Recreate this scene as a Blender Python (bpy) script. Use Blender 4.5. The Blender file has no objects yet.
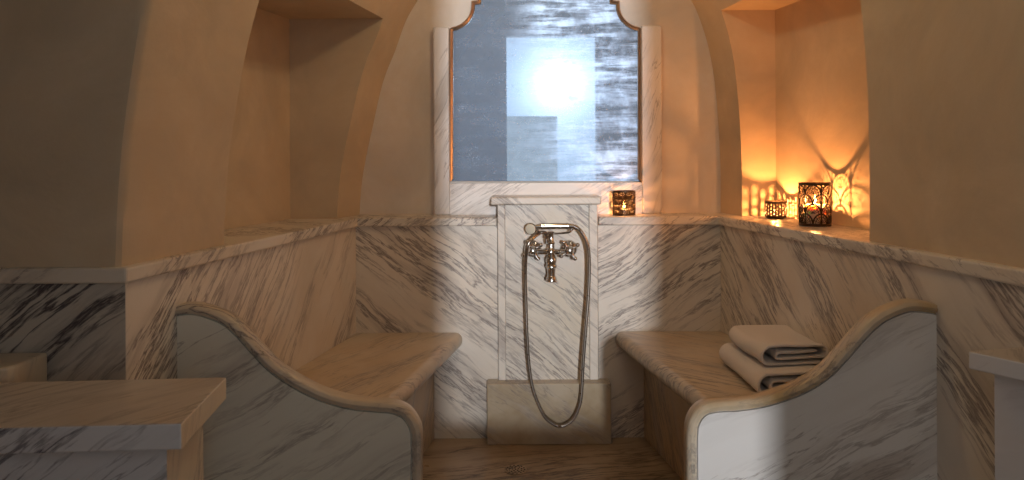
import bpy, bmesh, math, random
from mathutils import Vector, Matrix, noise as mnoise
random.seed(7)
PI = math.pi
SC = bpy.context.scene
COL = SC.collection
F = 720.0            # focal length in pixels of the 1024 wide frame
CX, CY = 512.0, 157.0
CAMZ = 1.10
ROLL = 0.0056

def uv(px, py):
    dx, dy = px - CX, py - CY
    return dx - ROLL * dy, dy + ROLL * dx
def P(px, py, Y):
    """photo pixel at depth Y -> (X, Z)"""
    u, v = uv(px, py)
    return u * Y / F, CAMZ - v * Y / F

# ------------------------------------------------------------------ objects
def link(name, me, mat=None, parent=None, smooth=None):
    o = bpy.data.objects.new(name, me)
    COL.objects.link(o)
    if mat is not None:
        me.materials.append(mat)
    if parent is not None:
        o.parent = parent
    if smooth is not None:
        me.shade_smooth()
        if smooth < 3.1:
            me.set_sharp_from_angle(angle=smooth)
    return o
def obj(name, bm, mat=None, parent=None, smooth=None, recalc=True):
    if recalc:
        bmesh.ops.recalc_face_normals(bm, faces=bm.faces)
    me = bpy.data.meshes.new(name)
    bm.to_mesh(me); bm.free()
    return link(name, me, mat, parent, smooth)
def tag(o, label, cat, group=None):
    o['label'] = label; o['category'] = cat
    if group: o['group'] = group
    return o
def thing(name, label, cat, loc=(0, 0, 0), rz=0, group=None):
    o = bpy.data.objects.new(name, None)
    o.empty_display_size = .05
    COL.objects.link(o); o.location = loc; o.rotation_euler = (0, 0, rz)
    return tag(o, label, cat, group)
def struct(o, label=None):
    o['kind'] = 'structure'
    if label: o['label'] = label
    return o
def bevel(o, w, seg=2, angle=.6):
    m = o.modifiers.new('bevel', 'BEVEL'); m.width = w; m.segments = seg
    m.limit_method = 'ANGLE'; m.angle_limit = angle
    m.harden_normals = False
    return o

# ------------------------------------------------------------------ shapes
def B(): return bmesh.new()
def box(bm, x0, x1, y0, y1, z0, z1):
    vs = [bm.verts.new((x, y, z)) for x in (x0, x1) for y in (y0, y1) for z in (z0, z1)]
    for f in ((0,1,3,2),(4,6,7,5),(0,4,5,1),(2,3,7,6),(0,2,6,4),(1,5,7,3)):
        bm.faces.new([vs[i] for i in f])
    return bm
def prism_z(bm, pts, z0, z1):
    a = [bm.verts.new((x, y, z0)) for x, y in pts]
    b = [bm.verts.new((x, y, z1)) for x, y in pts]
    n = len(pts)
    bm.faces.new(a); bm.faces.new(b)
    for i in range(n): bm.faces.new((a[i], a[(i+1) % n], b[(i+1) % n], b[i]))
    return bm
def prism_y(bm, pts, y0, y1):
    a = [bm.verts.new((x, y0, z)) for x, z in pts]
    b = [bm.verts.new((x, y1, z)) for x, z in pts]
    n = len(pts)
    bm.faces.new(a); bm.faces.new(b)
    for i in range(n): bm.faces.new((a[i], a[(i+1) % n], b[(i+1) % n], b[i]))
    return bm
def lathe(bm, prof, n=32, c=(0, 0, 0), axis='z', close=True):
    """prof: list of (r, h); axis of turning z or y (towards -y)"""
    rings = []
    for r, h in prof:
        ring = []
        for k in range(n):
            a = 2*PI*k/n
            p = Vector((r*math.cos(a), r*math.sin(a), h))
            if axis == 'y': p = Vector((p.x, -p.z, p.y))
            if axis == 'x': p = Vector((p.z, p.x, p.y))
            ring.append(bm.verts.new(p + Vector(c)))
        rings.append(ring)
    for i in range(len(rings)-1):
        for k in range(n):
            bm.faces.new((rings[i][k], rings[i][(k+1) % n], rings[i+1][(k+1) % n], rings[i+1][k]))
    if close:
        bm.faces.new(rings[0]); bm.faces.new(rings[-1])
    return bm
def tube(bm, pts, rad, n=10, cap=True):
    pts = [Vector(p) for p in pts]
    m = len(pts)
    rads = rad if isinstance(rad, (list, tuple)) else [rad]*m
    t = [(pts[min(i+1, m-1)] - pts[max(i-1, 0)]).normalized() for i in range(m)]
    up = Vector((0, 0, 1)) if abs(t[0].z) < .9 else Vector((0, 1, 0))
    nrm = (up - t[0]*up.dot(t[0])).normalized()
    rings = []
    for i in range(m):
        nrm = (nrm - t[i]*nrm.dot(t[i])).normalized()
        bn = t[i].cross(nrm)
        rings.append([bm.verts.new(pts[i] + (nrm*math.cos(2*PI*k/n) + bn*math.sin(2*PI*k/n))*rads[i]) for k in range(n)])
    for i in range(m-1):
        for k in range(n):
            bm.faces.new((rings[i][k], rings[i][(k+1) % n], rings[i+1][(k+1) % n], rings[i+1][k]))
    if cap:
        bm.faces.new(rings[0]); bm.faces.new(rings[-1])
    return bm
def spline(pts, per=6):
    pts = [Vector(p) for p in pts]
    out = []
    n = len(pts)
    for i in range(n-1):
        p0, p1, p2, p3 = pts[max(i-1, 0)], pts[i], pts[i+1], pts[min(i+2, n-1)]
        for k in range(per):
            t = k/per
            out.append(.5*((2*p1) + (p2-p0)*t + (2*p0-5*p1+4*p2-p3)*t*t + (3*p1-p0-3*p2+p3)*t**3))
    out.append(pts[-1])
    return out
def ball(bm, c, r, sx=1, sy=1, sz=1, u=16, v=10):
    bmesh.ops.create_uvsphere(bm, u_segments=u, v_segments=v, radius=r,
        matrix=Matrix.Translation(c) @ Matrix.Diagonal((sx, sy, sz, 1)))
    return bm
def tri(bm, all_=False):
    bm.normal_update()
    bmesh.ops.triangulate(bm, faces=[f for f in bm.faces if all_ or len(f.verts) > 4])
def boolean_cut(o, cutter):
    m = o.modifiers.new('cut', 'BOOLEAN'); m.operation = 'DIFFERENCE'; m.object = cutter; m.solver = 'EXACT'
    dg = bpy.context.evaluated_depsgraph_get(); dg.update()
    me = bpy.data.meshes.new_from_object(o.evaluated_get(dg), depsgraph=dg)
    o.modifiers.clear()
    old = o.data; o.data = me
    bpy.data.meshes.remove(old)
    cm = cutter.data
    bpy.data.objects.remove(cutter); bpy.data.meshes.remove(cm)

# ------------------------------------------------------------------ materials
class NT:
    def __init__(s, name):
        s.m = bpy.data.materials.new(name); s.m.use_nodes = True
        s.t = s.m.node_tree; s.t.nodes.clear()
        s.out = s.t.nodes.new('ShaderNodeOutputMaterial')
        s.bsdf = s.t.nodes.new('ShaderNodeBsdfPrincipled')
        s.t.links.new(s.bsdf.outputs[0], s.out.inputs[0])
    def n(s, typ, **kw):
        nd = s.t.nodes.new('ShaderNode' + typ)
        for k, v in kw.items(): setattr(nd, k, v)
        return nd
    def l(s, a, b): s.t.links.new(a, b)
    def set(s, nd, i, v):
        if hasattr(v, 'node'): s.l(v, nd.inputs[i])
        else: nd.inputs[i].default_value = v
    def math(s, op, a, b=0.0, clamp=False):
        nd = s.n('Math', operation=op, use_clamp=clamp); s.set(nd, 0, a); s.set(nd, 1, b); return nd.outputs[0]
    def vmath(s, op, a, b=None):
        nd = s.n('VectorMath', operation=op); s.set(nd, 0, a)
        if b is not None: s.set(nd, 3 if op == 'SCALE' else 1, b)
        return nd.outputs['Value' if op == 'DOT_PRODUCT' else 'Vector']
    def noise(s, vec, scale, detail=4, rough=.5, dist=0):
        nd = s.n('TexNoise'); s.l(vec, nd.inputs['Vector'])
        nd.inputs['Scale'].default_value = scale; nd.inputs['Detail'].default_value = detail
        nd.inputs['Roughness'].default_value = rough; nd.inputs['Distortion'].default_value = dist
        return nd
    def ramp(s, fac, stops, interp='LINEAR'):
        nd = s.n('ValToRGB'); cr = nd.color_ramp; cr.interpolation = interp
        while len(cr.elements) < len(stops): cr.elements.new(.5)
        for e, (p, c) in zip(cr.elements, stops):
            e.position = p; e.color = (c, c, c, 1) if isinstance(c, (int, float)) else (*c, 1)
        s.l(fac, nd.inputs[0]); return nd.outputs[0]
    def mix(s, fac, a, b):
        nd = s.n('Mix', data_type='RGBA')
        s.set(nd, 0, fac)
        for i, v in ((6, a), (7, b)):
            s.set(nd, i, v if hasattr(v, 'node') else (*v, 1))
        return nd.outputs[2]
    def coords(s, off=(0, 0, 0)):
        tc = s.n('TexCoord')
        return s.vmath('ADD', tc.outputs['Object'], off)
    def bump(s, h, strength, dist=.01):
        b = s.n('Bump'); b.inputs['Strength'].default_value = strength; b.inputs['Distance'].default_value = dist
        s.l(h, b.inputs['Height']); s.l(b.outputs[0], s.bsdf.inputs['Normal'])
    def base(s, c, rough, metal=0, spec=None):
        s.set(s.bsdf, 'Base Color', c if hasattr(c, 'node') else (*c, 1))
        s.set(s.bsdf, 'Roughness', rough); s.set(s.bsdf, 'Metallic', metal)
        if spec is not None: s.set(s.bsdf, 'Specular IOR Level', spec)

def marble(name, vein, face, seed=0, dens=1.0, base=(.80, .745, .665), dark=(.22, .185, .17),
           band=(.46, .41, .37), stain=(.66, .52, .36), stain_amt=.35, scale=26, rough=.3):
    """streaked white marble: veins run along `vein` on faces with normal `face`"""
    s = NT(name)
    rnd = random.Random(seed*13+5)
    off = (rnd.uniform(-9, 9), rnd.uniform(-9, 9), rnd.uniform(-9, 9))
    p = s.coords(off)
    w = s.noise(p, 2.2, 3)
    wv = s.vmath('SCALE', s.vmath('SUBTRACT', w.outputs['Color'], (.5, .5, .5)), .10)
    p2 = s.vmath('ADD', p, wv)
    a = Vector(vein).normalized(); n = Vector(face).normalized()
    a = (a - n*a.dot(n)).normalized(); c = a.cross(n)
    cmb = s.n('CombineXYZ')
    s.l(s.vmath('DOT_PRODUCT', p2, tuple(c)), cmb.inputs[0])
    s.l(s.math('MULTIPLY', s.vmath('DOT_PRODUCT', p2, tuple(a)), .10), cmb.inputs[1])
    s.l(s.math('MULTIPLY', s.vmath('DOT_PRODUCT', p2, tuple(n)), .3), cmb.inputs[2])
    q = cmb.outputs[0]
    n1 = s.noise(q, scale*1.4, 9, .62)
    ridge = s.ramp(n1.outputs[0], [(.46, 0), (.497, 1), (.506, .85), (.545, 0)])
    q2 = s.vmath('ADD', q, (3.1, 7.7, 1.3))
    msk = s.noise(q2, scale*.30, 4, .6)
    m1 = s.ramp(msk.outputs[0], [(.53-.10*dens, 0), (.66-.1*dens, 1)])
    q3 = s.vmath('ADD', q, (8.1, 2.7, 5.3))
    bn = s.noise(q3, scale*.55, 8, .68)
    b1 = s.ramp(bn.outputs[0], [(.47, 0), (.58, .55), (.70, .9)])
    st = s.noise(p2, 2.6, 5, .6)
    sm = s.math('MULTIPLY', s.ramp(st.outputs[0], [(.42, 0), (.68, 1)]), stain_amt)
    col = s.mix(sm, base, stain)
    col = s.mix(s.math('MULTIPLY', b1, s.math('ADD', s.math('MULTIPLY', m1, .95), .10), True), col, band)
    col = s.mix(s.math('MULTIPLY', s.math('MULTIPLY', ridge, m1), .95 * min(1.1, dens), True), col, dark)
    # a few thin long cracks
    n4 = s.noise(s.vmath('ADD', q, (1.7, 3.3, 9.9)), scale*.8, 6, .55)
    cr = s.ramp(n4.outputs[0], [(.488, 0), (.5, 1), (.512, 0)])
    m4 = s.ramp(s.noise(p2, 3.5, 2).outputs[0], [(.5, 0), (.6, 1)])
    col = s.mix(s.math('MULTIPLY', s.math('MULTIPLY', cr, m4), .6), col, dark)
    rr = s.math('ADD', s.math('MULTIPLY', st.outputs[0], .15), rough-.07)
    s.base(col, rr, 0, .4)
    s.bump(n1.outputs[0], .04, .004)
    return s.m

def plaster(name, col, seed=0, rough=.62, var=.12):
    s = NT(name)
    p = s.coords((seed*3.1, seed*1.7, seed*5.3))
    a = s.noise(p, 3.0, 6, .6, .6); b = s.noise(p, 14, 5, .6)
    dk = tuple(x*(1-var*1.3) for x in col); lt = tuple(min(1, x*(1+var)) for x in col)
    warm = (col[0]*1.0, col[1]*.93, col[2]*.82)
    c = s.mix(s.ramp(a.outputs[0], [(.32, 0), (.68, 1)]), dk, lt)
    c = s.mix(s.math('MULTIPLY', s.ramp(b.outputs[0], [(.4, 0), (.7, 1)]), .45), c, warm)
    s.base(c, rough, 0, .35)
    h = s.math('ADD', s.math('MULTIPLY', a.outputs[0], .7), s.math('MULTIPLY', b.outputs[0], .3))
    s.bump(h, .25, .02)
    return s.m

def simple(name, col, rough=.5, metal=0, bump=0, bscale=60, var=.06):
    s = NT(name)
    p = s.coords(); n = s.noise(p, bscale, 4)
    c = s.mix(n.outputs[0], tuple(x*(1-var) for x in col), tuple(min(1, x*(1+var)) for x in col))
    s.base(c, rough, metal)
    if bump: s.bump(n.outputs[0], bump, .004)
    return s.m

PLASTER = plaster('tadelakt_plaster', (.65, .525, .375))
PLASTER_PALE = plaster('pale_tadelakt', (.76, .69, .62), 3)
PLASTER_ROOM = plaster('room_plaster', (.62, .56, .48), 5)
M_BACKL = marble('marble_back_falling_veins', (1, 0, -.75), (0, 1, 0), 1, .95)
M_BACKR = marble('marble_back_rising_veins', (1, 0, .62), (0, 1, 0), 2, 1.0)
M_LEFT = marble('marble_side_rising_veins', (.1, 1, 1.15), (1, 0, 0), 3, .8, scale=21, stain_amt=.5)
M_LEFTNEAR = marble('marble_side_near', (.1, 1, 1.2), (1, 0, 0), 33, 1.2, stain_amt=.4)
M_FRONTL = marble('marble_front_dark_veins', (1, 0, .8), (0, 1, 0), 4, 1.5, base=(.55, .52, .47), band=(.22, .20, .19), dark=(.07, .06, .07), stain_amt=.3, scale=15)
M_RIGHT = marble('marble_side_falling_veins', (-.1, 1, .95), (1, 0, 0), 5, .98, scale=21, stain_amt=.55)
M_LEDGE = marble('marble_ledge', (.6, .6, .6), (1, -1, 0), 6, 1.0, stain_amt=.45, scale=30)
M_BENCH = marble('marble_bench_top', (.55, 1, 0), (0, 0, 1), 7, .8, base=(.66, .56, .43), stain=(.50, .36, .21), stain_amt=.8)
M_BENCHR = marble('marble_bench_top_striped', (1, -.8, 0), (0, 0, 1), 8, .95, base=(.66, .56, .43), stain=(.50, .36, .21), stain_amt=.8)
M_BFRONT = marble('marble_bench_front', (.1, .6, 1), (1, 0, 0), 9, .9, base=(.60, .48, .33), stain=(.45, .31, .16), stain_amt=.8)
M_PANELL = marble('marble_partition_grey', (1, 0, .55), (0, 1, 0), 10, .62, base=(.80, .79, .70), stain_amt=.12, scale=20)
M_PANELR = marble('marble_partition_white', (1, 0, .5), (0, 1, 0), 11, .55, base=(.82, .81, .79), stain_amt=.12, scale=22)
M_EDGEL = marble('marble_edge_grey', (1, .2, .3), (0, 0, 1), 12, 1.2, base=(.60, .54, .45), stain_amt=.6, scale=30)
M_EDGER = marble('marble_edge_brown', (1, .2, .3), (0, 0, 1), 13, .9, base=(.66, .57, .44), stain=(.40, .25, .09), stain_amt=1.0, scale=30)
M_COLUMN = marble('marble_shower_panel', (1, 0, -.8), (0, 1, 0), 14, .95, base=(.76, .71, .63), stain_amt=.6, stain=(.70, .58, .38))
M_COLTRIM = marble('marble_shower_trim', (1, 0, -.8), (0, 1, 0), 15, .7, stain_amt=.25)
M_BLOCK = marble('marble_block_stained', (1, 0, -.7), (0, 1, 0), 16, .65, base=(.54, .46, .34), stain=(.32, .22, .11), stain_amt=1.0)
M_FLOOR = marble('marble_floor', (1, .22, 0), (0, 0, 1), 17, 1.1, base=(.40, .30, .20), band=(.21, .145, .09), dark=(.09, .055, .035), stain=(.29, .20, .11), stain_amt=.9, scale=22)
M_SURR = marble('marble_mirror_surround', (.4, 0, 1), (0, 1, 0), 18, .6, base=(.84, .80, .77), stain_amt=.2)
M_SURRLOW = marble('marble_under_mirror', (1, 0, .55), (0, 1, 0), 19, .65, base=(.84, .80, .77), stain_amt=.2)
M_TABTOP = marble('marble_pedestal_top', (.7, 1, 0), (0, 0, 1), 20, .7, base=(.62, .56, .50), stain=(.50, .40, .30), stain_amt=.6, scale=16)
M_TABEDGE = marble('marble_pedestal_front', (1, 0, .8), (0, 1, 0), 21, 1.5, base=(.72, .72, .74), band=(.28, .26, .28), dark=(.07, .06, .08), stain_amt=.1, scale=20)
M_TABSIDE = marble('marble_pedestal_side', (0, .5, 1), (1, 0, 0), 22, .8, base=(.72, .64, .50), stain_amt=.6, scale=22)
M_TABR = marble('marble_pedestal_right', (1, 0, .6), (0, 1, 0), 23, .6, base=(.76, .76, .77), stain_amt=.1, scale=22)
def metal(name, col, rough):
    s = NT(name); p = s.coords(); n = s.noise(p, 90, 4)
    s.base(s.mix(n.outputs[0], tuple(x*.75 for x in col), col), s.math('ADD', s.math('MULTIPLY', n.outputs[0], .12), rough-.04), 1)
    return s.m
CHROME = metal('aged_nickel', (.72, .70, .68), .14)
CHROME_D = metal('ribbed_steel', (.50, .46, .41), .27)
COPPER = metal('copper_trim', (.84, .66, .53), .30)
IRON = simple('dark_lantern_metal', (.055, .035, .022), .45, .6)
BRONZE = simple('bronze_lantern_metal', (.05, .03, .014), .4, .7)
CREAM = simple('cream_ceramic', (.80, .74, .60), .3)
WAX = simple('candle_wax', (.85, .76, .60), .5)
_b = [n for n in WAX.node_tree.nodes if n.type == 'BSDF_PRINCIPLED'][0]
_b.inputs['Subsurface Weight'].default_value = 1; _b.inputs['Subsurface Radius'].default_value = (1, .8, .5); _b.inputs['Subsurface Scale'].default_value = .02
TIN = simple('tealight_tin', (.6, .58, .55), .35, 1)
WICK = simple('burnt_wick', (.02, .015, .01), .9)
HOLE = simple('drain_shadow', (.02, .016, .012), .9)
WHITE_PAINT = simple('white_painted_wood', (.80, .80, .79), .45)
BLUE_PAINT = simple('blue_grey_painted_wood', (.36, .48, .60), .5)
ROOM_FLOOR = simple('outer_floor_stone', (.45, .40, .34), .5, 0, .1, 20)

def towel_mat():
    s = NT('terry_cloth'); p = s.coords()
    n = s.noise(p, 420, 3, .7); b = s.noise(p, 30, 3)
    c = s.mix(n.outputs[0], (.80, .72, .67), (.95, .91, .87))
    s.base(c, .95, 0, .1)
    s.bsdf.inputs['Sheen Weight'].default_value = .3
    s.bump(s.math('ADD', n.outputs[0], s.math('MULTIPLY', b.outputs[0], .8)), .6, .004)
    return s.m
TOWEL = towel_mat()

def emit(name, col, st, transp=False):
    s = NT(name); s.t.nodes.remove(s.bsdf)
    e = s.n('Emission'); e.inputs[0].default_value = (*col, 1); e.inputs[1].default_value = st
    if transp:
        t = s.n('BsdfTransparent'); a = s.n('AddShader')
        s.l(e.outputs[0], a.inputs[0]); s.l(t.outputs[0], a.inputs[1]); s.l(a.outputs[0], s.out.inputs[0])
    else:
        s.l(e.outputs[0], s.out.inputs[0])
    return s.m
FLAME = emit('candle_flame', (1, .55, .16), 14, True)
PANE = emit('daylit_frosted_pane', (.90, .95, 1), 3.2)

def mirror_mat():
    s = NT('antique_mirror_glass'); p = s.coords()
    sx = s.n('SeparateXYZ'); s.l(p, sx.inputs[0])
    cm = s.n('CombineXYZ')
    s.l(s.math('MULTIPLY', sx.outputs[0], .10), cm.inputs[0]); s.l(sx.outputs[2], cm.inputs[2])
    bands = s.noise(cm.outputs[0], 26, 6, .66)
    cloud = s.noise(p, 5.5, 5, .6)
    cloud2 = s.noise(p, 26, 6, .75)
    bf = s.ramp(bands.outputs[0], [(.43, 0), (.56, 1)])
    cf = s.ramp(cloud.outputs[0], [(.34, .12), (.52, 1)])
    tarn = s.math('MULTIPLY', s.math('ADD', s.math('MULTIPLY', bf, .8), s.math('MULTIPLY', s.ramp(cloud2.outputs[0], [(.45, 0), (.66, 1)]), .4)), cf, True)
    # silvering is mostly gone in the middle, less near the rim
    rx = s.math('ABSOLUTE', s.math('SUBTRACT', sx.outputs[0], .17))
    rim = s.ramp(rx, [(.20, 1), (.36, .25)])
    left = s.ramp(s.math('ADD', sx.outputs[0], s.math('MULTIPLY', sx.outputs[2], .25)), [(-.04, .18), (.16, 1)])
    rim = s.math('MULTIPLY', rim, left)
    tarn = s.math('MULTIPLY', tarn, rim)
    v = s.n('TexVoronoi'); s.l(p, v.inputs['Vector']); v.inputs['Scale'].default_value = 170
    spots = s.math('MULTIPLY', s.ramp(v.outputs['Distance'], [(.12, 1), (.24, 0)]), s.ramp(s.noise(p, 9, 4, .7).outputs[0], [(.52, 0), (.62, 1)]))
    dkm = s.math('MULTIPLY', s.ramp(s.noise(p, 17, 7, .75).outputs[0], [(.55, 0), (.68, 1)]), .6)
    c_ref = s.mix(dkm, (.38, .50, .64), (.24, .31, .40))
    g = s.n('BsdfGlossy'); s.l(c_ref, g.inputs[0])
    s.l(s.math('ADD', s.math('MULTIPLY', tarn, .03), .012), g.inputs['Roughness'])
    d = s.n('BsdfDiffuse'); s.l(s.mix(spots, s.mix(tarn, (.50, .56, .62), (.55, .72, .92)), (.88, .90, .92)), d.inputs[0])
    g2 = s.n('BsdfGlossy'); g2.inputs['Roughness'].default_value = .46; g2.inputs[0].default_value = (.40, .56, .80, 1)
    cl = s.n('MixShader'); cl.inputs[0].default_value = .5
    s.l(d.outputs[0], cl.inputs[1]); s.l(g2.outputs[0], cl.inputs[2])
    mx = s.n('MixShader')
    s.l(s.math('MAXIMUM', s.math('ADD', s.math('MULTIPLY', tarn, .80), .20), s.math('MULTIPLY', spots, .8)), mx.inputs[0])
    s.l(g.outputs[0], mx.inputs[1]); s.l(cl.outputs[0], mx.inputs[2])
    s.t.nodes.remove(s.bsdf); s.l(mx.outputs[0], s.out.inputs[0])
    return s.m
MIRROR = mirror_mat()

# ------------------------------------------------------------------ plan of the alcove
LEDGE, LTH = .865, .034          # ledge top and thickness
LYF, RYF = 1.555, 1.415           # ledge front on the two front walls
YB = 2.805                       # ledge front along the back
def ledgeL(Y): return -.602 - .186*(2.805 - Y)
def ledgeR(Y): return .803 + .168*(2.805 - Y)
CLAD = .013
def interp(tab, Y):
    tab = sorted(tab)
    if Y <= tab[0][0]: (a, b) = tab[:2]
    elif Y >= tab[-1][0]: (a, b) = tab[-2:]
    else:
        for a, b in zip(tab, tab[1:]):
            if a[0] <= Y <= b[0]: break
    t = (Y-a[0])/(b[0]-a[0]); return a[1]+(b[1]-a[1])*t
def plastL(Y): return interp([(2.98, -.632), (2.797, -.682), (1.97, -.790), (1.57, -.858)], Y)
def plastR(Y): return interp([(2.98, .862), (2.85, .892), (1.967, .978), (1.42, 1.062)], Y)
YLUN = 2.98
TOP = 2.6

# ------------------------------------------------------------------ the vault masonry
def dense(px):
    return [(p.x, p.y) for p in spline([(a, b, 0) for a, b in px], 4)]
profL = [P(x, y, YLUN) for x, y in dense([(359,215),(360.5,190),(364,165),(372.5,125),(382.5,82),(395,50),(405,22),(417.5,0),(434,-24),(458,-48),(490,-68),(520,-77),(548,-80)])]
profR = [P(x, y, YLUN) for x, y in dense([(718.5,211),(718.3,165),(716,120),(712,77),(705.5,43),(696,14),(689,0),(676,-18),(655,-40),(622,-62),(585,-76),(548,-80)])]
profL[0] = (profL[0][0], LEDGE); profR[0] = (profR[0][0], LEDGE)
AX = profL[-1][0]
profR[-1] = profL[-1]
def ring(prof, base, Y, side, grow=0.0):
    b0 = prof[0][0]; bx = base(Y)
    sx = (AX - bx)/(AX - b0)
    out = []
    for x, z in prof:
        w = min(1, max(0, (z-LEDGE)/.35))
        out.append([AX - (AX - x)*sx, z + (.18 if side < 0 else .14)*(YLUN-Y)*w])
    if grow:                       # push outwards along the profile normal (rounded arris)
        res = []
        for i, (x, z) in enumerate(out):
            a = out[max(i-1, 0)]; c = out[min(i+1, len(out)-1)]
            tx, tz = c[0]-a[0], c[1]-a[1]; L = math.hypot(tx, tz) or 1
            nx, nz = (-tz/L, tx/L) if side < 0 else (tz/L, -tx/L)
            if i == 0: nz = 0
            if i == len(out)-1: nx = 0
            res.append([x+nx*grow, z+nz*grow])
        out = res
    return out
def masonry(name, prof, base, yf, side, xo):
    bm = B()
    R = .022
    cols = [(yf + R - R*math.sin(a), R*(1-math.cos(a))) for a in (PI/2, PI/3, PI/6, 0)]
    n = 22
    cols += [(yf + R + (YLUN - yf - R)*k/n, 0) for k in range(1, n+1)]
    rings = []
    for Y, g in cols:
        pr = ring(prof, base, Y, side, g)
        inn = pr + [[pr[-1][0], TOP]]
        rings.append(([bm.verts.new((x, Y, z)) for x, z in inn], [bm.verts.new((xo, Y, z)) for x, z in inn]))
    m = len(rings[0][0])
    for (a, a2), (b, b2) in zip(rings, rings[1:]):
        for i in range(m-1):
            bm.faces.new((a[i], a[i+1], b[i+1], b[i])); bm.faces.new((a2[i], a2[i+1], b2[i+1], b2[i]))
        for i in (0, m-1): bm.faces.new((a[i], a2[i], b2[i], b[i]))
    for a, a2 in (rings[0], rings[-1]):
        for i in range(m-1): bm.faces.new((a[i], a[i+1], a2[i+1], a2[i]))
    bmesh.ops.recalc_face_normals(bm, faces=bm.faces)
    tri(bm, True)
    return obj(name, bm, PLASTER)
wl = masonry('wall_left', profL, plastL, 1.57, -1, -2.05)
wr = masonry('wall_right', profR, plastR, 1.425, 1, 2.25)
cut = obj('cutter', prism_z(B(), [(-.30, 1.97), (-.30, 2.797), (-.862, 2.797), (-1.045, 1.97)], LEDGE-.05, 1.64))
boolean_cut(wl, cut)
cut = obj('cutter', prism_z(B(), [(.55, 1.972), (.55, 2.81), (1.030, 2.81), (1.175, 1.972)], LEDGE-.05, 1.668))
boolean_cut(wr, cut)
for w, lab in ((wl, 'beige plaster vault wall with the empty niche'), (wr, 'beige plaster vault wall with the candlelit niche')):
    w.data.shade_smooth(); w.data.set_sharp_from_angle(angle=.45)
    struct(w, lab)

wb = struct(obj('wall_back', box(B(), -.95, 1.15, YLUN, 3.12, LEDGE, TOP), PLASTER_PALE), 'pale plaster end wall under the vault')
obj('marble_cladding', box(B(), ledgeL(YB)-.02, -.06, YB+CLAD, 3.10, 0, LEDGE-LTH), M_BACKL, wb)
obj('marble_cladding', box(B(), .335, ledgeR(YB)+.02, YB+CLAD, 3.10, 0, LEDGE-LTH), M_BACKR, wb)
obj('marble_cladding', box(B(), -.06, .335, 2.83, 3.10, 0, LEDGE), M_BACKL, wb)
def sidewall(f, sgn, ya, yb, xo):
    return prism_z(B(), [(f(ya)+sgn*CLAD, ya), (f(yb)+sgn*CLAD, yb), (xo, yb), (xo, ya)], 0, LEDGE-LTH)
obj('marble_cladding', sidewall(ledgeL, -1, 1.800, 2.817, -1.3), M_LEFT, wl)
obj('marble_cladding', sidewall(ledgeL, -1, 1.571, 1.799, -.90), M_LEFTNEAR, wl)
obj('marble_cladding', box(B(), -2.05, ledgeL(1.57)-CLAD-.0012, 1.57, 1.62, 0, LEDGE-LTH), M_FRONTL, wl)
obj('marble_cladding', sidewall(ledgeR, 1, 1.43, 2.817, 2.25), M_RIGHT, wr)

def ledge(name, pts, label):
    o = obj(name, prism_z(B(), pts, LEDGE-LTH, LEDGE), M_LEDGE)
    bevel(o, .005, 2)
    return tag(o, label, 'ledge')
ledge('marble_ledge', [(-.061, YB), (-.602, YB), (ledgeL(LYF), LYF), (-2.05, LYF), (-2.05, 3.1), (-.061, 3.1)],
      'streaked marble ledge running below the empty plaster niche')
ledge('marble_ledge', [(.336, YB), (.803, YB), (ledgeR(RYF), RYF), (2.25, RYF), (2.25, 3.1), (.336, 3.1)],
      'streaked marble ledge with candle lanterns standing on it')

# floor and the rest of the room shell
fl = struct(obj('floor', box(B(), -2.2, 2.4, -.62, 3.1, -.08, 0), M_FLOOR), 'brown streaked marble floor')
struct(obj('ceiling', box(B(), -2.2, 2.4, -.62, 3.12, TOP, TOP+.1), PLASTER_ROOM))
# ------------------------------------------------------------------ benches
def bench(label, f, sgn, y0, top_mat, front_mat):
    t = thing('bench', label, 'bench', (0, 0, 0))
    W, OV, TH, Z = .418, .115, .062, .415
    e = CLAD
    def pt(Y, off): return (f(Y) + sgn*(e) - sgn*(off), Y)
    ya, yb = y0, YB+CLAD-.001
    # seat slab with a bullnose front: profile across, lofted along Y
    bm = B()
    prof = [(0.002, Z-TH)] + [(W-TH/2 + TH/2*math.sin(a)*.9, Z-TH/2 - TH/2*math.cos(a)) for a in [PI*k/10 for k in range(11)]] + [(0.002, Z)]
    rings = []
    for k in range(9):
        Y = ya + (yb-ya)*k/8
        rings.append([bm.verts.new((*pt(Y, o), z)) for o, z in prof])
    m = len(prof)
    for a, b in zip(rings, rings[1:]):
        for i in range(m): bm.faces.new((a[i], a[(i+1) % m], b[(i+1) % m], b[i]))
    bm.faces.new(rings[0]); bm.faces.new(rings[-1])
    obj('seat_slab', bm, top_mat, t, .7)
    bm = prism_z(B(), [pt(ya, W-OV), pt(yb, W-OV), pt(yb, .01), pt(ya, .01)], 0, Z-TH)
    obj('front_panel', bm, front_mat, t)
    return t
PLY, PRY = 1.74, 1.70            # front faces of the two partitions
bench('tan marble bench with bare seat below the empty niche', ledgeL, -1, PLY+.047, M_BENCH, M_BFRONT)
bench('tan marble bench carrying the folded towels', ledgeR, 1, PRY+.047, M_BENCHR, M_BFRONT)

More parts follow.
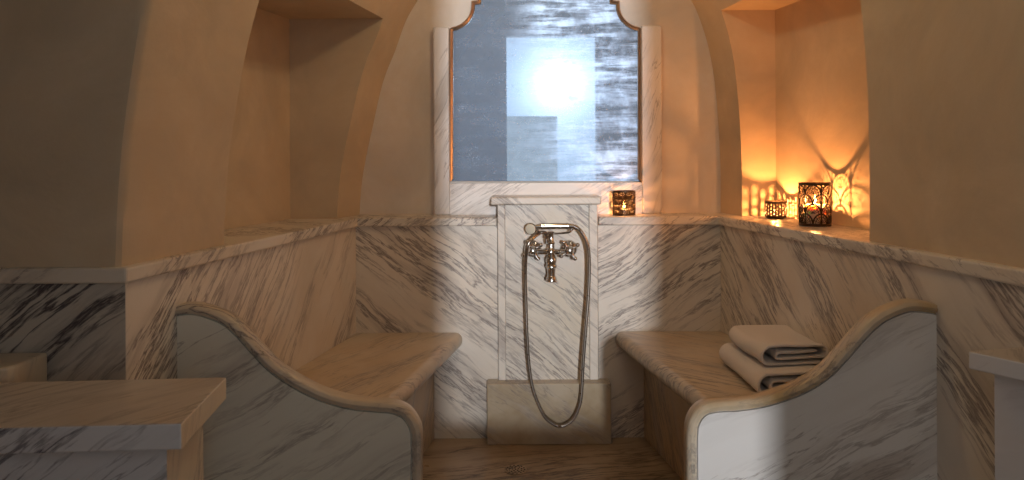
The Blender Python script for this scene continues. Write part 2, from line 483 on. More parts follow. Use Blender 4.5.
# ------------------------------------------------------------------ wavy partitions
def partition(label, px, Y, wallx, pm, em):
    t = thing('bench_end_partition', label, 'partition', (0, 0, 0))
    pts = spline([(*P(x, y, Y), 0) for x, y in px], 5)
    pts = [(p.x, p.y) for p in pts]
    pts[0] = (wallx, pts[0][1])
    pts.append((pts[-1][0], 0.0))
    TK = .046
    n = len(pts)
    nr = []
    s = 1 if pts[-1][0] > pts[0][0] else -1
    for i in range(n):
        a, b = pts[max(i-1, 0)], pts[min(i+1, n-1)]
        tx, tz = b[0]-a[0], b[1]-a[1]; L = math.hypot(tx, tz)
        v = (-tz/L*s, tx/L*s)
        if i == 0: v = (0, 1)
        if i == n-1: v = (s, 0)
        nr.append(v)
    E = .022
    inner = [(x-vx*E, max(0, z-vz*E)) for (x, z), (vx, vz) in zip(pts, nr)]
    inner[0] = (wallx, inner[0][1])
    inner[-1] = (inner[-1][0], 0)
    def off(E): 
        r = [(x-vx*E, max(0, z-vz*E)) for (x, z), (vx, vz) in zip(pts, nr)]
        r[0] = (wallx, r[0][1]); r[-1] = (r[-1][0], 0); return r
    bm = prism_y(B(), off(E-.004) + [(wallx, 0)], Y+.010, Y+TK-.010)
    prism_y(bm, off(E+.0035) + [(wallx, 0)], Y+.002, Y+TK-.002)
    tri(bm)
    obj('panel', bm, pm, t)
    # edge moulding: rounded bar with a small quirk against the panel
    prof = [(-E-.001, .004), (-E*.86, .0035), (-E*.8, -.001), (-E*.45, -.004), (-E*.12, 0), (0, .008), (.001, TK*.5), (0, TK-.008), (-E*.12, TK), (-E*.45, TK+.004), (-E*.8, TK+.001), (-E*.86, TK-.0035), (-E-.001, TK-.004)]
    bm = B()
    rings = []
    for (x, z), (vx, vz) in zip(pts, nr):
        rings.append([bm.verts.new((x+vx*o, Y+d, max(0, z+vz*o))) for o, d in prof])
    m = len(prof)
    for a, b in zip(rings, rings[1:]):
        for i in range(m): bm.faces.new((a[i], a[(i+1) % m], b[(i+1) % m], b[i]))
    bm.faces.new(rings[0]); bm.faces.new(rings[-1])
    obj('edge_moulding', bm, em, t, .8)
    return t
partition('grey streaked marble partition with wavy top, beside the bare bench',
    [(175,306),(188,304.5),(203,306.6),(225,315),(241,328),(257.5,346),(273.7,363),(295,378),(322,391.5),(349.5,399.5),(376,402.5),(393,404),(408,410.5),(417.5,423),(421,438),(421,480)],
    PLY, ledgeL(PLY)-CLAD, M_PANELL, M_EDGEL)
partition('white marble partition with wavy brown edge, in front of the towels',
    [(940,305),(925,302.5),(908.6,302),(890,308.5),(873.7,318),(858,333.5),(842,351.5),(824,370),(800,385),(767,396.5),(739,401),(716,402.5),(702,406.5),(692,417),(687.7,434),(687.7,480)],
    PRY, ledgeR(PRY)+CLAD, M_PANELR, M_EDGER)

# ------------------------------------------------------------------ shower panel with block
def X_(px, Y, py=300): return P(px, py, Y)[0]
t = thing('shower_surround', 'streaked marble shower panel with cap and stained block below', 'shower panel', (.137, 2.80, 0))
def loc(bm, t): 
    bmesh.ops.translate(bm, vec=-Vector(t.location), verts=bm.verts); return bm
zc0, zc1 = .9145, .9455
xl, xr = X_(498, 2.80), X_(598, 2.80)
zbt = .233
obj('panel', loc(box(B(), xl+.03, xr-.034, 2.803, 2.829, zbt, zc0), t), M_COLUMN, t)
bevel(obj('side_strip', loc(box(B(), xl, xl+.0295, 2.795, 2.9295, zbt, zc0), t), M_COLTRIM, t), .003)
bevel(obj('side_strip', loc(box(B(), xr-.0335, xr, 2.795, 2.9295, zbt, zc0), t), M_COLTRIM, t), .003)
obj('backing', loc(box(B(), xl+.03, xr-.034, 2.8295, 2.9295, LEDGE+.001, zc0), t), M_COLTRIM, t)
bevel(obj('cap', loc(box(B(), X_(490.5, 2.78, 200), X_(601.5, 2.78, 200), 2.778, 2.948, zc0, zc1), t), M_COLTRIM, t), .006, 3)
bevel(obj('base_block', loc(box(B(), X_(487, 2.75, 420), X_(611.5, 2.75, 420), 2.75, 2.816, 0, zbt), t), M_BLOCK, t), .004)

# ------------------------------------------------------------------ mixer tap and hand shower
YT = 2.80
def Q(px, py, Y): 
    x, z = P(px, py, Y); return Vector((x, Y, z))
root = Q(551, 251, YT)
t = thing('shower_mixer', 'old fashioned nickel shower mixer with two cross handles', 'tap', tuple(root))
def L(px, py, Y): return Q(px, py, Y) - root
px1 = .00385
for px in (532.5, 568.5):
    c = L(px, 248.5, YT+.003)
    bm = lathe(B(), [(.033, 0), (.034, .004), (.030, .010), (.020, .014), (.017, .020), (.015, .046), (.018, .050), (.018, .058), (.012, .062)], 28, c, 'y')
    obj('escutcheon', bm, CHROME, t, .6)
    hc = L(px, 250.5, 2.725) if px < 550 else L(px+1, 250.5, 2.725)
    bm = B()
    lathe(bm, [(.010, -.024), (.017, -.017), (.019, 0), (.016, .012), (.012, .017), (.0105, .024), (.005, .026)], 20, hc, 'y')
    h = obj('cross_handle', bm, CHROME, t, .6)
    for k in range(4):
        a = PI/4*.75 + k*PI/2
        d = Vector((math.cos(a), 0, math.sin(a)))
        bm = B()
        tube(bm, [hc + d*.012, hc + d*.024, hc + d*.034], [.0058, .0050, .0060], 10)
        ball(bm, hc + d*.037, .0085)
        obj('spoke', bm, CHROME, h, .6)
bm = B()
tube(bm, spline([L(531, 252, 2.752), L(540, 252, 2.748), L(551, 252, 2.745), L(561, 252, 2.748), L(570, 252, 2.752)], 3), [.011, .0105, .0105, .010, .0105, .012, .015, .012, .0105, .010, .0105, .0105, .011], 16)
ball(bm, L(551, 252, 2.742), .0185, 1, 1, 1.1)
obj('valve_body', bm, CHROME, t, .6)
bm = B()
c = L(551.2, 252, 2.738)
lathe(bm, [(.012, 0), (.015, -.012), (.0205, -.024), (.022, -.034), (.018, -.046), (.022, -.052), (.022, -.057), (.017, -.062), (.0150, -.078), (.0150, -.090), (.0195, -.096), (.0215, -.108), (.0215, -.112), (.015, -.112)], 24, c, 'z')
obj('spout', bm, CHROME, t, .6)
bm = B()
c = L(551.2, 247.5, 2.742)
lathe(bm, [(.013, 0), (.012, .012), (.0155, .018), (.010, .028), (.009, .050), (.012, .056), (.012, .060)], 20, c, 'z')
obj('stem', bm, CHROME, t, .6)
bm = B()
zc = 231.8
tube(bm, spline([L(537.5, 227.5, 2.728), L(538.5, 231, 2.733), L(543, 233.2, 2.738), L(551, 233.6, 2.741), L(561, 233.4, 2.738), L(569, 232.4, 2.732), L(571.5, 230.4, 2.728)], 4), .0036, 10)
for px in (537.5, 571.5):
    bmesh.ops.create_cone(bm, cap_ends=True, segments=12, radius1=.006, radius2=.0045, depth=.008, matrix=Matrix.Translation(L(px, 229.4 if px > 550 else 227.8, 2.728)))
obj('cradle', bm, CHROME, t, .6)
# hose outlet below the body on its left
bm = B()
tube(bm, [L(546, 238, 2.742), L(546.5, 235.2, 2.74)], .0085, 14)
tube(bm, [L(547, 244, 2.742), L(546, 239, 2.742)], .006, 14)
obj('hose_outlet', bm, CHROME, t, .6)

hr = Q(556, 226.3, 2.724)
t = thing('hand_shower', 'nickel hand shower with cream spray face and looping metal hose', 'hand shower', tuple(hr))
def H(px, py, Y): return Q(px, py, Y) - hr
bm = B()
tube(bm, [H(536, 226.8, 2.722), H(541, 226.5, 2.722), H(541.2, 226.5, 2.722), H(543.5, 226.4, 2.722), H(544, 226.4, 2.722), H(552, 226.2, 2.722), H(560, 226.1, 2.722), H(566, 226.1, 2.722), H(566.3, 226.1, 2.722), H(568.3, 226.1, 2.722), H(568.6, 226.1, 2.722), H(574, 226.3, 2.722)],
     [.008, .0095, .0125, .0125, .0112, .0118, .0118, .0112, .0128, .0128, .0105, .0085], 20)
obj('handle', bm, CHROME, t, .5)
d = Vector((-.35, -.88, -.12)).normalized()
rot = Vector((0, 0, 1)).rotation_difference(d).to_matrix().to_4x4()
hc = H(531.2, 228.6, 2.722)
bm = lathe(B(), [(.006, -.014), (.012, -.012), (.020, -.004), (.0225, 0), (.0225, .006), (.0205, .0075)], 28)
bmesh.ops.transform(bm, matrix=Matrix.Translation(hc) @ rot, verts=bm.verts)
tube(bm, [hc - d*.010, H(536.5, 226.9, 2.722)], [.007, .0065], 14)
sh = obj('spray_head', bm, CHROME, t, .6)
bm = lathe(B(), [(.0195, .0076), (.0195, .0092), (.016, .0105), (.003, .0112)], 28)
for k in range(14):
    a = k*2.4; r = .0042*math.sqrt(k+.5)
    bmesh.ops.create_cone(bm, cap_ends=True, segments=8, radius1=.0010, radius2=.0008, depth=.0012, matrix=Matrix.Translation((r*math.cos(a), r*math.sin(a), .0113)))
bmesh.ops.transform(bm, matrix=Matrix.Translation(hc) @ rot, verts=bm.verts)
o = obj('spray_face', bm, CREAM, sh, .6); o['label'] = 'cream round spray face'
# hose
hp = [H(546.4, 235, 2.74), H(544.5, 232.5, 2.738), H(540, 233, 2.728), H(533, 238, 2.70), H(528, 245, 2.69), H(526, 256, 2.70), H(525.3, 275, 2.715), H(525.8, 300, 2.722), H(527, 335, 2.722), H(529, 365, 2.722), H(533.5, 391, 2.720), H(543.5, 414.5, 2.72), H(552, 423, 2.722), H(560, 426.3, 2.724), H(568, 423.5, 2.724), H(574.5, 417, 2.724), H(580, 403, 2.724), H(582, 385, 2.726), H(583.2, 362, 2.728), H(586, 325, 2.730), H(588.2, 298, 2.732), H(589.2, 272, 2.732), H(588.8, 252, 2.728), H(586, 240, 2.724), H(581, 231.3, 2.722), H(576, 227.2, 2.722), H(573, 226.3, 2.722)]
hp = spline(hp, 16)
# ribs every few millimetres
dist = 0; rads = []
for i, p in enumerate(hp):
    if i: dist += (p - hp[i-1]).length
    rads.append(.0064 + .0007*(1 if i % 2 else -1))
bm = tube(B(), hp, rads, 10)
o = obj('hose', bm, CHROME_D, t, 1.2)
# swivel nut
bm = tube(B(), [H(574, 226.5, 2.722), H(577.5, 228.2, 2.722)], [.0098, .0094], 16)
obj('hose_nut', bm, CHROME, t, .6)

# ------------------------------------------------------------------ mirror and its marble surround
YM = 2.955
arc = [(449 + 24*math.sin(a), 5 + 24*math.cos(a)) for a in [PI/2*k/10 for k in range(11)]]
half = [(451, 181), (451, 30)] + [p for p in arc if p[0] > 451.5] + [(473, 2.5), (479, 2.0), (479.3, -3)]
half += [(545.5 - 66.3*math.cos(a), -3 - 58*math.sin(a)) for a in [PI/2*k/14 for k in range(1, 15)]]
outl = half + [(1091 - x, y) for x, y in reversed(half[:-1])]
opts = [P(x, y, YM) for x, y in outl]
cx_m = sum(p[0] for p in opts)/len(opts)
mr = thing('mirror', 'tall arched antique mirror with foxed glass and copper trim', 'mirror', (.139, YM, 1.01))
bm = prism_y(B(), opts, YM+.006, YM+.012)
tri(bm)
obj('glass', loc(bm, mr), MIRROR, mr)
def band(pts, wi, wo, y0, y1):
    """closed mitred band along an outline in XZ"""
    n = len(pts); A = sum(pts[i][0]*pts[(i+1) % n][1]-pts[(i+1) % n][0]*pts[i][1] for i in range(n))
    sg = 1 if A > 0 else -1
    bm = B(); rings = []
    for i in range(n):
        p, a, b = Vector(pts[i]), Vector(pts[i-1]), Vector(pts[(i+1) % n])
        d1, d2 = (p-a).normalized(), (b-p).normalized()
        n1 = Vector((d1.y, -d1.x))*sg; n2 = Vector((d2.y, -d2.x))*sg
        nn = (n1+n2); nn = nn/max(.35, nn.length_squared)*2
        if nn.length > 1.6: nn = nn.normalized()*1.6
        def vt(o, y): q = p + nn*o; return bm.verts.new((q.x, y, q.y))
        rings.append([vt(-wi, y1), vt(-wi, y0+.006), vt(-wi+.004, y0), vt(wo-.004, y0-.004), vt(wo, y0), vt(wo, y1)])
    m = len(rings[0])
    bm.faces.new(rings[0]); bm.faces.new(rings[-1])
    for i in range(n-1):
        a, b = rings[i], rings[(i+1) % n]
        for k in range(m): bm.faces.new((a[k], a[(k+1) % m], b[(k+1) % m], b[k]))
    return bm
obj('copper_trim', loc(band(opts, .009, .006, YM-.006, YM+.0215), mr), COPPER, mr, .7)

sr = thing('mirror_surround', 'pale marble uprights and sill panel framing the mirror', 'mirror surround', (.139, 2.96, LEDGE))
x0, x1 = X_(433.5, 2.945, 120), X_(449.3, 2.945, 120)
bevel(obj('upright', loc(box(B(), x0, x1, 2.945, YLUN, LEDGE, P(440, 27, 2.945)[1]), sr), M_SURR, sr), .005, 3)
x2, x3 = X_(642.0, 2.945, 120), X_(662, 2.945, 120)
bevel(obj('upright', loc(box(B(), x2, x3, 2.945, YLUN, LEDGE, P(650, 25.5, 2.945)[1]), sr), M_SURR, sr), .005, 3)
obj('sill_panel', loc(box(B(), x1+.0005, x2-.0005, 2.950, YLUN, LEDGE, P(545, 183, 2.95)[1]), sr), M_SURRLOW, sr)

# ------------------------------------------------------------------ candles and lanterns
CANDLES = []
def candle(label, x, y, z, r, h, tin, power, fl=1.0):
    t = thing('candle', label, 'candle', (x, y, z), 0)
    if tin:
        obj('tin_cup', lathe(B(), [(r, 0), (r+.001, .001), (r+.001, h*.8), (r, h*.8)], 24), TIN, t, .6)
        obj('wax', lathe(B(), [(r-.0005, .002), (r-.0005, h*.72), (r*.4, h*.66)], 24), WAX, t, .6)
        zt = h*.66
    else:
        obj('wax', lathe(B(), [(r*.97, 0), (r, .003), (r, h-.004), (r*.92, h), (r*.5, h-.004), (.003, h-.006)], 28), WAX, t, .6)
        zt = h-.006
    obj('wick', tube(B(), [(0, 0, zt), (.0003, 0, zt+.006), (.001, 0, zt+.010)], .0008, 6), WICK, t, .6)
    bm = lathe(B(), [(.0006, zt+.006), (.003*fl, zt+.009), (.0045*fl, zt+.014*fl+.002), (.0036*fl, zt+.020*fl+.003), (.0018*fl, zt+.027*fl+.003), (.0003, zt+.034*fl+.003)], 14)
    obj('flame', bm, FLAME, t, .9)
    ld = bpy.data.lights.new('candle_flame_light', 'POINT'); ld.energy = power; ld.color = (1, .37, .10)
    ld.shadow_soft_size = .005
    lo = bpy.data.objects.new('candle_flame_light', ld); COL.objects.link(lo); lo.parent = t; lo.location = (0, 0, zt+.018)
    return t
def on_cyl(R, th, z): return Vector((R*math.sin(th), -R*math.cos(th), z))
# --- tall cylinder lantern with overlapping fan scales
LX, LY = 1.014, 2.412
R, HT = .0495, .144
t = thing('candle_lantern', 'tall black cylinder lantern pierced with fan scales, in the glowing niche', 'lantern', (LX, LY, LEDGE))
bm = lathe(B(), [(R+.0012, 0), (R+.0018, .002), (R+.0018, .008), (R+.0004, .0095), (R-.0015, .0095), (R-.0015, .003), (.001, .003)], 48)
obj('base', bm, IRON, t, .6)
bm = lathe(B(), [(R-.001, HT-.008), (R+.0015, HT-.008), (R+.0018, HT-.001), (R+.0005, HT), (R-.0012, HT), (R-.0012, HT-.008)], 48, close=False)
obj('rim', bm, IRON, t, .6)
bm = B()
NC = 6; dth = 2*PI/NC
rows = 4; rh = (HT-.017)/rows
def strip(pts, r=.0011): tube(bm, pts, r, 4, False)
for k in range(NC):
    th = dth*k
    strip([on_cyl(R, th, .008 + (HT-.016)*i/8) for i in range(9)], .0022)
hr_ = dth/2*R
for r_ in range(rows+1):
    for k in range(NC*2):
        if (k + r_) % 2: continue
        thc = dth/2*k
        z0 = .009 + rh*r_
        def arcp(rad, n=12, a0=0, a1=PI):
            out = []
            for i in range(n+1):
                a = a0+(a1-a0)*i/n
                z = z0 + rad*math.sin(a)*(rh*1.05/hr_)
                if z > HT-.005: z = HT-.005
                out.append(on_cyl(R, thc + rad*math.cos(a)/R, z))
            return out
        if r_ < rows or True:
            strip(arcp(hr_*.985), .0025)
        if r_ == rows: continue
        strip(arcp(hr_*.70, 10), .0011)
        for a in [PI*j/8 for j in range(1, 8)]:
            p = []
            for q in (.10, .55, .98):
                p.append(on_cyl(R, thc + hr_*q*math.cos(a)/R, min(HT-.005, z0 + hr_*q*math.sin(a)*(rh*1.05/hr_))))
            strip(p, .0009)
obj('fan_lattice', bm, IRON, t, .9)
candle('cream pillar candle burning inside the tall black lantern', LX, LY, LEDGE+.0031, .034, .068, False, 4.4, 1.0)

# --- small bowl with drilled slots
BX, BY = .984, 2.69
t = thing('tealight_bowl', 'small dark slotted metal bowl glowing beside the tall lantern', 'candle holder', (BX, BY, LEDGE))
prof = [(.030, 0), (.036, .004), (.0405, .012), (.0425, .022), (.0425, .034), (.0415, .046), (.0405, .058), (.0400, .066)]
bm = B()
N = 72
ringz = []
zs = [0, .003, .007, .012, .0165, .021, .0255, .030, .0345, .039, .0435, .048, .0525, .057, .0615, .066]
for z in zs:
    r = interp([(b, a) for a, b in prof], z)
    ringz.append([bm.verts.new((r*math.cos(2*PI*k/N), r*math.sin(2*PI*k/N), z)) for k in range(N)])
for i in range(len(zs)-1):
    for k in range(N):
        hole = False
        if 3 <= i <= 12 and k % 3 == 0:
            hole = (i + (2 if k % 6 else 0)) % 3 != 0
        if not hole:
            bm.faces.new((ringz[i][k], ringz[i][(k+1) % N], ringz[i+1][(k+1) % N], ringz[i+1][k]))
bm.faces.new(ringz[0])
for v in [v for v in bm.verts if not v.link_faces]: bm.verts.remove(v)
o = obj('pierced_bowl', bm, IRON, t, .6)
m = o.modifiers.new('thickness', 'SOLIDIFY'); m.thickness = .0014; m.offset = -1
candle('white tealight burning inside the small slotted bowl', BX, BY, LEDGE+.0016, .019, .016, True, 6.8)

# --- votive on the back ledge
VX = X_(624, 2.885, 205); VY = 2.885
VR, VH = .0445, .098
t = thing('votive_lantern', 'bronze filigree votive glowing on the ledge below the mirror', 'candle holder', (VX, VY, LEDGE))
obj('base', lathe(B(), [(VR+.001, 0), (VR+.001, .007), (VR-.001, .008), (VR-.002, .003), (.001, .003)], 40), BRONZE, t, .6)
obj('rim', lathe(B(), [(VR-.0012, VH-.007), (VR+.0012, VH-.007), (VR+.0012, VH), (VR-.0012, VH), (VR-.0012, VH-.007)], 40, close=False), BRONZE, t, .6)
bm = B()
NCV = 10; dt = 2*PI/NCV
for r_ in range(4):
    for k in range(NCV):
        thc = dt*(k + (.5 if r_ % 2 else 0)); zc = .016 + .0215*r_
        for q, w in ((1.0, .0019), (.5, .0013)):
            rad = dt*VR*.56*q
            pts = [on_cyl(VR, thc + rad*math.cos(a)/VR, min(VH-.004, max(.005, zc + rad*math.sin(a)))) for a in [2*PI*i/14 for i in range(15)]]
            strip(pts, w)
        for a in (PI/4, 3*PI/4):
            rad = dt*VR*.56
            strip([on_cyl(VR, thc + rad*q*math.cos(a)/VR, zc + rad*q*math.sin(a)) for q in (-.98, -.5, .5, .98)], .0011)
obj('filigree', bm, BRONZE, t, .9)
candle('white tealight burning inside the bronze filigree votive', VX, VY, LEDGE+.0031, .019, .026, True, 1.6)

# ------------------------------------------------------------------ towels
def towel(label, x0, y0, z0, w, l, th, rz, seed, open_right=False):
    rnd = random.Random(seed)
    T = th*.155
    h = th
    # centre line of the folded cloth, seen from the end
    def arc(cx, cz, r, a0, a1, n=7): return [(cx + r*math.cos(a0+(a1-a0)*i/n), cz + r*math.sin(a0+(a1-a0)*i/n)) for i in range(n+1)]
    e = T/2
    if not open_right:
        path = [(w*.93, e+.002), (w*.5, e), (h/2+.01, e)]
        path += arc(h*.5, h/2, h/2-e, -PI/2, -3*PI/2, 8)
        path += [(w*.35, h-e+.002), (w*.65, h-e)]
        r2 = h*.27
        path += arc(w-r2-e*.5, h-e-r2-.001, r2, PI/2, -PI/2, 7)
        zz = h-e-2*r2-.001
        path += [(w*.6, zz+.001), (w*.34, zz)]
        r3 = r2*.52
        path += arc(w*.27, zz+r3, r3, -PI/2, -3*PI/2, 6)
        path += [(w*.45, zz+2*r3), (w*.83, zz+2*r3+.001)]
    else:
        path = [(w*.98, e+.002), (w*.5, e), (h/2+.01, e)]
        path += arc(h*.5, h/2, h/2-e, -PI/2, -3*PI/2, 8)
        path += [(w*.35, h-e+.002), (w*.65, h-e), (w*.98, h-e-.003)]
        path2 = [(w*.97, e+T+.004), (w*.45, e+T+.003)]
        r3 = (h-4*T-.006)/2
        path2 += arc(h*.5+.02, e+T+.003+r3+.003, r3+.003, -PI/2, -3*PI/2, 6)
        path2 += [(w*.5, e+T+2*r3+.009), (w*.97, e+T+2*r3+.008)]
    bm = B()
    def sheet(path, T):
        path = [Vector((p.x, p.y)) for p in spline([(a, b, 0) for a, b in path], 3)]
        n = len(path); side_a, side_b = [], []
        for i in range(n):
            d = (path[min(i+1, n-1)] - path[max(i-1, 0)]).normalized(); nn = Vector((-d.y, d.x))
            side_a.append(path[i] + nn*T/2); side_b.append(path[i] - nn*T/2)
        d0 = (path[0]-path[1]).normalized(); d1 = (path[-1]-path[-2]).normalized()
        poly = side_a + [path[-1] + d1*T*.4] + list(reversed(side_b)) + [path[0] + d0*T*.4]
        K = 16; rings = []
        for k in range(K+1):
            s = k/K
            edge = min(s, 1-s)*l
            inset = 0 if edge > .006 else (.006-edge)*.25
            ring_ = []
            for p in poly:
                q = Vector((p.x, s*l, p.y))
                c = Vector((w*.5, s*l, h*.5))
                q.x += (c.x-q.x)*inset*3; q.z += (c.z-q.z)*inset*3
                wob = mnoise.noise_vector(Vector((q.x*9+seed*7, s*l*9, q.z*14)))*.0055
                wob2 = mnoise.noise_vector(Vector((q.x*40+seed, s*l*40, q.z*40)))*.0012
                q += wob + wob2
                q.z -= .005*math.sin(PI*s)*(p.y/h)
                q.z = max(.0004, q.z)
                ring_.append(bm.verts.new(q))
            rings.append(ring_)
        m = len(poly)
        for a, b in zip(rings, rings[1:]):
            for i in range(m): bm.faces.new((a[i], a[(i+1) % m], b[(i+1) % m], b[i]))
        for rr in (rings[0], rings[-1]):
            # cap as a strip across the sheet thickness
            for i in range(n-1):
                bm.faces.new((rr[i], rr[i+1], rr[2*n-1-i], rr[2*n-i]))
            bm.faces.new((rr[n-1], rr[n], rr[n+1])); bm.faces.new((rr[0], rr[2*n], rr[2*n+1])) if len(rr) > 2*n+1 else None
    sheet(path, T)
    if open_right: sheet(path2, T)
    o = obj('folded_towel', bm, TOWEL, None, 1.4)
    o.location = (x0, y0, z0); o.rotation_euler = (0, 0, rz)
    m = o.modifiers.new('soften', 'SUBSURF'); m.levels = 1; m.render_levels = 1
    return tag(o, label, 'towel')
towel('folded off-white towel lying directly on the bench, under another towel', .688, 2.035, .415, .225, .335, .073, .03, 3, True)
towel('folded off-white towel lying on top of another towel', .718, 2.085, .4885, .205, .255, .060, .08, 5)

# ------------------------------------------------------------------ foreground pedestals
ZP = .66
A = lambda px, py, z: None
def pl(px, py, z):
    u, v = uv(px, py); Y = F*(CAMZ-z)/v; return (u*Y/F, Y)
t = thing('marble_pedestal', 'low marble pedestal with thick slab top and dark veined front, beside the grey partition', 'pedestal', (-.9, 1.3, 0))
br, fr, flf, bl = pl(226.5, 377, ZP), pl(181.5, 423.5, ZP), pl(-120, 431, ZP), pl(-120, 385, ZP)
bm = prism_z(B(), [br, fr, flf, bl], ZP-.044, ZP)
o = obj('slab_top', loc(bm, t), M_TABTOP, t)
o.data.materials.append(M_TABEDGE); o.data.materials.append(M_TABSIDE)
for f in o.data.polygons:
    if abs(f.normal.z) < .5:
        f.material_index = 1 if f.normal.y < -.7 else 2
bevel(o, .003)
bx1, by1 = br[0]-.046, br[1]-.004
bm = prism_z(B(), [(bx1, by1), (fr[0]-.044, fr[1]+.04), (flf[0]-.1, flf[1]+.04), (bl[0]-.1, bl[1]-.004)], 0, ZP-.044)
o = obj('body', loc(bm, t), M_TABEDGE, t); o.data.materials.append(M_TABSIDE)
for f in o.data.polygons:
    if f.normal.x > .7: f.material_index = 1
# rounded block behind it, against the wall
ZB = .681
c1 = pl(9, 368.5, ZB)
xb, yb0, yb1 = c1[0], c1[1], 1.568
pts = [(-1.6, yb0), (xb-.03, yb0)] + [(xb-.03+.03*math.sin(a), yb0+.03-.03*math.cos(a)) for a in (PI/8, PI/4, 3*PI/8, PI/2)] + [(xb, yb1), (-1.6, yb1)]
o = obj('marble_block', prism_z(B(), pts, 0, ZB), M_TABSIDE)
bevel(o, .006, 3)
tag(o, 'tan rounded marble block against the wall behind the pedestal', 'block')

ZR = .71
t = thing('marble_pedestal', 'pale marble pedestal with splayed slab top, beside the white partition', 'pedestal', (1.1, 1.3, 0))
a_, b_, c_ = pl(968, 351, ZR), pl(1024, 363, ZR), pl(1024, 346.7, ZR)
dx, dy = b_[0]-a_[0], b_[1]-a_[1]
b2 = (a_[0]+dx*4, a_[1]+dy*4)
pts = [a_, c_, (1.025, 1.412), (1.6, 1.412), (1.6, b2[1]), b2]
pts[1] = (min(c_[0], ledgeR(c_[1])+CLAD-.002), c_[1]); pts[2] = (ledgeR(1.412)+CLAD-.002, 1.412)
o = obj('slab_top', loc(prism_z(B(), pts, ZR-.035, ZR), t), M_TABTOP, t); o.data.materials.append(M_TABR)
for f in o.data.polygons:
    if abs(f.normal.z) < .5: f.material_index = 1
bevel(o, .003)
n2 = Vector((-dy, dx)).normalized()   # normal pointing into the slab?
ins = Vector((.85, -.35)).normalized()*.055
pts2 = [(a_[0]+.048, a_[1]-.006), (ledgeR(c_[1]-.02)+CLAD-.004, c_[1]-.006), (ledgeR(1.412)+CLAD-.004, 1.412), (1.58, 1.412), (1.58, b2[1]+.03), (b2[0]+.045, b2[1]+.03)]
obj('body', loc(prism_z(B(), pts2, 0, ZR-.035), t), M_TABR, t)

# ------------------------------------------------------------------ floor drain
u, v = uv(515.5, 470); Yd = F*CAMZ/v; xd = u*Yd/F
t = thing('floor_drain', 'round pierced drain set in the brown marble floor', 'drain', (xd, Yd, 0))
bm = B()
lathe(bm, [(.040, .0004), (.040, .0020), (.0385, .0024), (.001, .0024)], 36)
obj('drain_plate', bm, M_FLOOR, t, .6)
bm = B()
for rr, n in ((0, 1), (.011, 5), (.022, 10), (.032, 14)):
    for k in range(n):
        a = 2*PI*k/n + rr*40
        bmesh.ops.create_cone(bm, cap_ends=True, segments=10, radius1=.0031, radius2=.0031, depth=.0008, matrix=Matrix.Translation((rr*math.cos(a), rr*math.sin(a), .0025)))
o = obj('drain_hole_shade', bm, HOLE, t)  # flat dark discs stand in for the shade inside the drain holes

# ------------------------------------------------------------------ the room behind the camera (seen in the mirror, lets the daylight in)
YR = -.5
OX0, OX1, OZ0, OZ1 = -.045, .755, .42, 2.18       # opening that lets the sun through
bm = B()
y0, y1 = YR-.10, YR
box(bm, -2.2, OX0, y0, y1, 0, TOP); box(bm, OX1, 2.4, y0, y1, 0, TOP)
box(bm, OX0, OX1, y0, y1, 0, OZ0); box(bm, OX0, OX1, y0, y1, OZ1, TOP)
struct(obj('wall_rear', bm, PLASTER_PALE))
# white painted shutter folded back against the wall beside the opening
w = struct(obj('window_1', box(B(), OX1+.01, OX1+.25, YR+.002, YR+.030, OZ0, 1.86), WHITE_PAINT))
for za, zb in ((OZ0+.06, 1.05), (1.13, 1.80)):
    bevel(obj('shutter_panel', box(B(), OX1+.06, OX1+.20, YR+.029, YR+.042, za, zb), WHITE_PAINT, w), .008)
# shallow arch band round the openings (grey shadowed arch in the mirror)
bm = B()
cxa = .27
o_ = [(cxa + .90*math.cos(a), 1.3 + 1.15*math.sin(a)) for a in [PI*k/24 for k in range(25)]]
i_ = [(-2.19, .0), (-2.19, TOP-.001), (2.39, TOP-.001), (2.39, 0)]
poly = [(cxa+.90, 0.0)] + o_ + [(cxa-.90, 0.0)] + i_
prism_y(bm, poly, YR+.0005, YR+.16)
tri(bm)
struct(obj('trim_1', bm, PLASTER_ROOM))
struct(obj('wall_west', box(B(), -2.2, -2.05, YR-.1, 3.12, 0, TOP), PLASTER_ROOM))
struct(obj('wall_east', box(B(), 2.25, 2.4, YR-.1, 3.12, 0, TOP), PLASTER_ROOM))

struct(obj('wall_added_backdrop', box(B(), -7, 1.95, -25.5, -25, -.5, 2.85), PLASTER_ROOM))  # added wall outside, masks part of the bright sky in the mirror
# ------------------------------------------------------------------ light
def light(name, typ, loc_, energy, col, **kw):
    ld = bpy.data.lights.new(name, typ); ld.energy = energy; ld.color = col
    for k, v in kw.items(): setattr(ld, k, v)
    o = bpy.data.objects.new(name, ld); COL.objects.link(o); o.location = loc_
    return o
sun = light('low_daylight', 'SUN', (0, -3, 2), 1.45, (.96, .97, 1.0), angle=math.radians(2.2))
dirv = Vector((-.065, 1, -.100)).normalized()
sun.rotation_euler = dirv.to_track_quat('-Z', 'Y').to_euler()
pt = light('sky_portal', 'AREA', ((OX0+OX1)/2, YR-.11, (OZ0+OZ1)/2), 1, (1, 1, 1), shape='RECTANGLE', size=OX1-OX0, size_y=OZ1-OZ0)
pt.rotation_euler = (PI/2, 0, PI); pt.rotation_euler = Vector((0, 1, 0)).to_track_quat('-Z', 'Z').to_euler()
pt.data.cycles.is_portal = True
light('warm_vault_lamp', 'POINT', (.12, 2.08, 2.06), 5.8, (1, .76, .46), shadow_soft_size=.05)
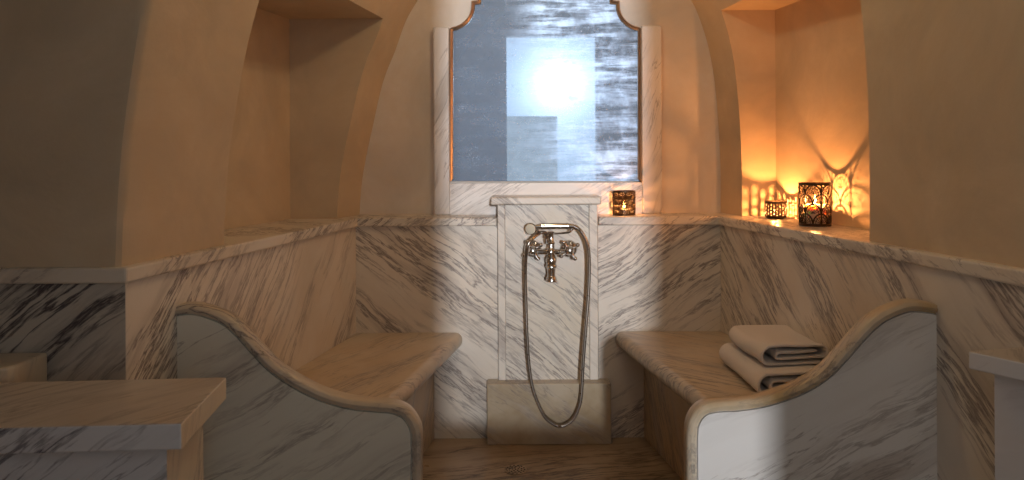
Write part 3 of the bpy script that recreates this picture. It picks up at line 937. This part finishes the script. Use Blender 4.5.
light('warm_fill_light', 'POINT', (.95, 1.0, 1.95), 2.2, (1, .76, .46), shadow_soft_size=.06)  # added warm fill for the pedestal tops, no fitting stands here
w = bpy.data.worlds.new('day_sky'); SC.world = w; w.use_nodes = True
nt = w.node_tree; bg = nt.nodes['Background']
tc = nt.nodes.new('ShaderNodeTexCoord'); dp = nt.nodes.new('ShaderNodeVectorMath'); dp.operation = 'DOT_PRODUCT'
nt.links.new(tc.outputs['Generated'], dp.inputs[0]); dp.inputs[1].default_value = tuple(-dirv)
mx = nt.nodes.new('ShaderNodeMath'); mx.operation = 'MAXIMUM'; nt.links.new(dp.outputs['Value'], mx.inputs[0]); mx.inputs[1].default_value = 0
pw = nt.nodes.new('ShaderNodeMath'); pw.operation = 'POWER'; nt.links.new(mx.outputs[0], pw.inputs[0]); pw.inputs[1].default_value = 900
md = nt.nodes.new('ShaderNodeMath'); md.operation = 'MULTIPLY_ADD'; nt.links.new(pw.outputs[0], md.inputs[0]); md.inputs[1].default_value = 3.0; md.inputs[2].default_value = 1.15
bg.inputs[0].default_value = (.86, .93, 1, 1); nt.links.new(md.outputs[0], bg.inputs[1])

# ------------------------------------------------------------------ camera
cd = bpy.data.cameras.new('camera'); cam = bpy.data.objects.new('camera', cd); COL.objects.link(cam)
cam.location = (0, 0, CAMZ)
cd.sensor_width = 36; cd.sensor_fit = 'HORIZONTAL'; cd.lens = F/1024*36
cd.shift_y = -(240-CY)/1024
cd.clip_start = .05
cam.matrix_world = Matrix.Translation((0, 0, CAMZ)) @ Matrix.Rotation(PI/2, 4, 'X') @ Matrix.Rotation(-ROLL, 4, 'Z')
cd.dof.use_dof = True; cd.dof.focus_distance = 2.6; cd.dof.aperture_fstop = 9.0
SC.camera = cam
vs = SC.view_settings
vs.view_transform = 'Standard'; vs.look = 'None'; vs.gamma = 1; vs.use_curve_mapping = False
vs.exposure = 0
SC.cycles.max_bounces = 8; SC.cycles.diffuse_bounces = 4; SC.cycles.glossy_bounces = 4
SC.cycles.sample_clamp_indirect = 4
SC.cycles.caustics_reflective = False; SC.cycles.caustics_refractive = False
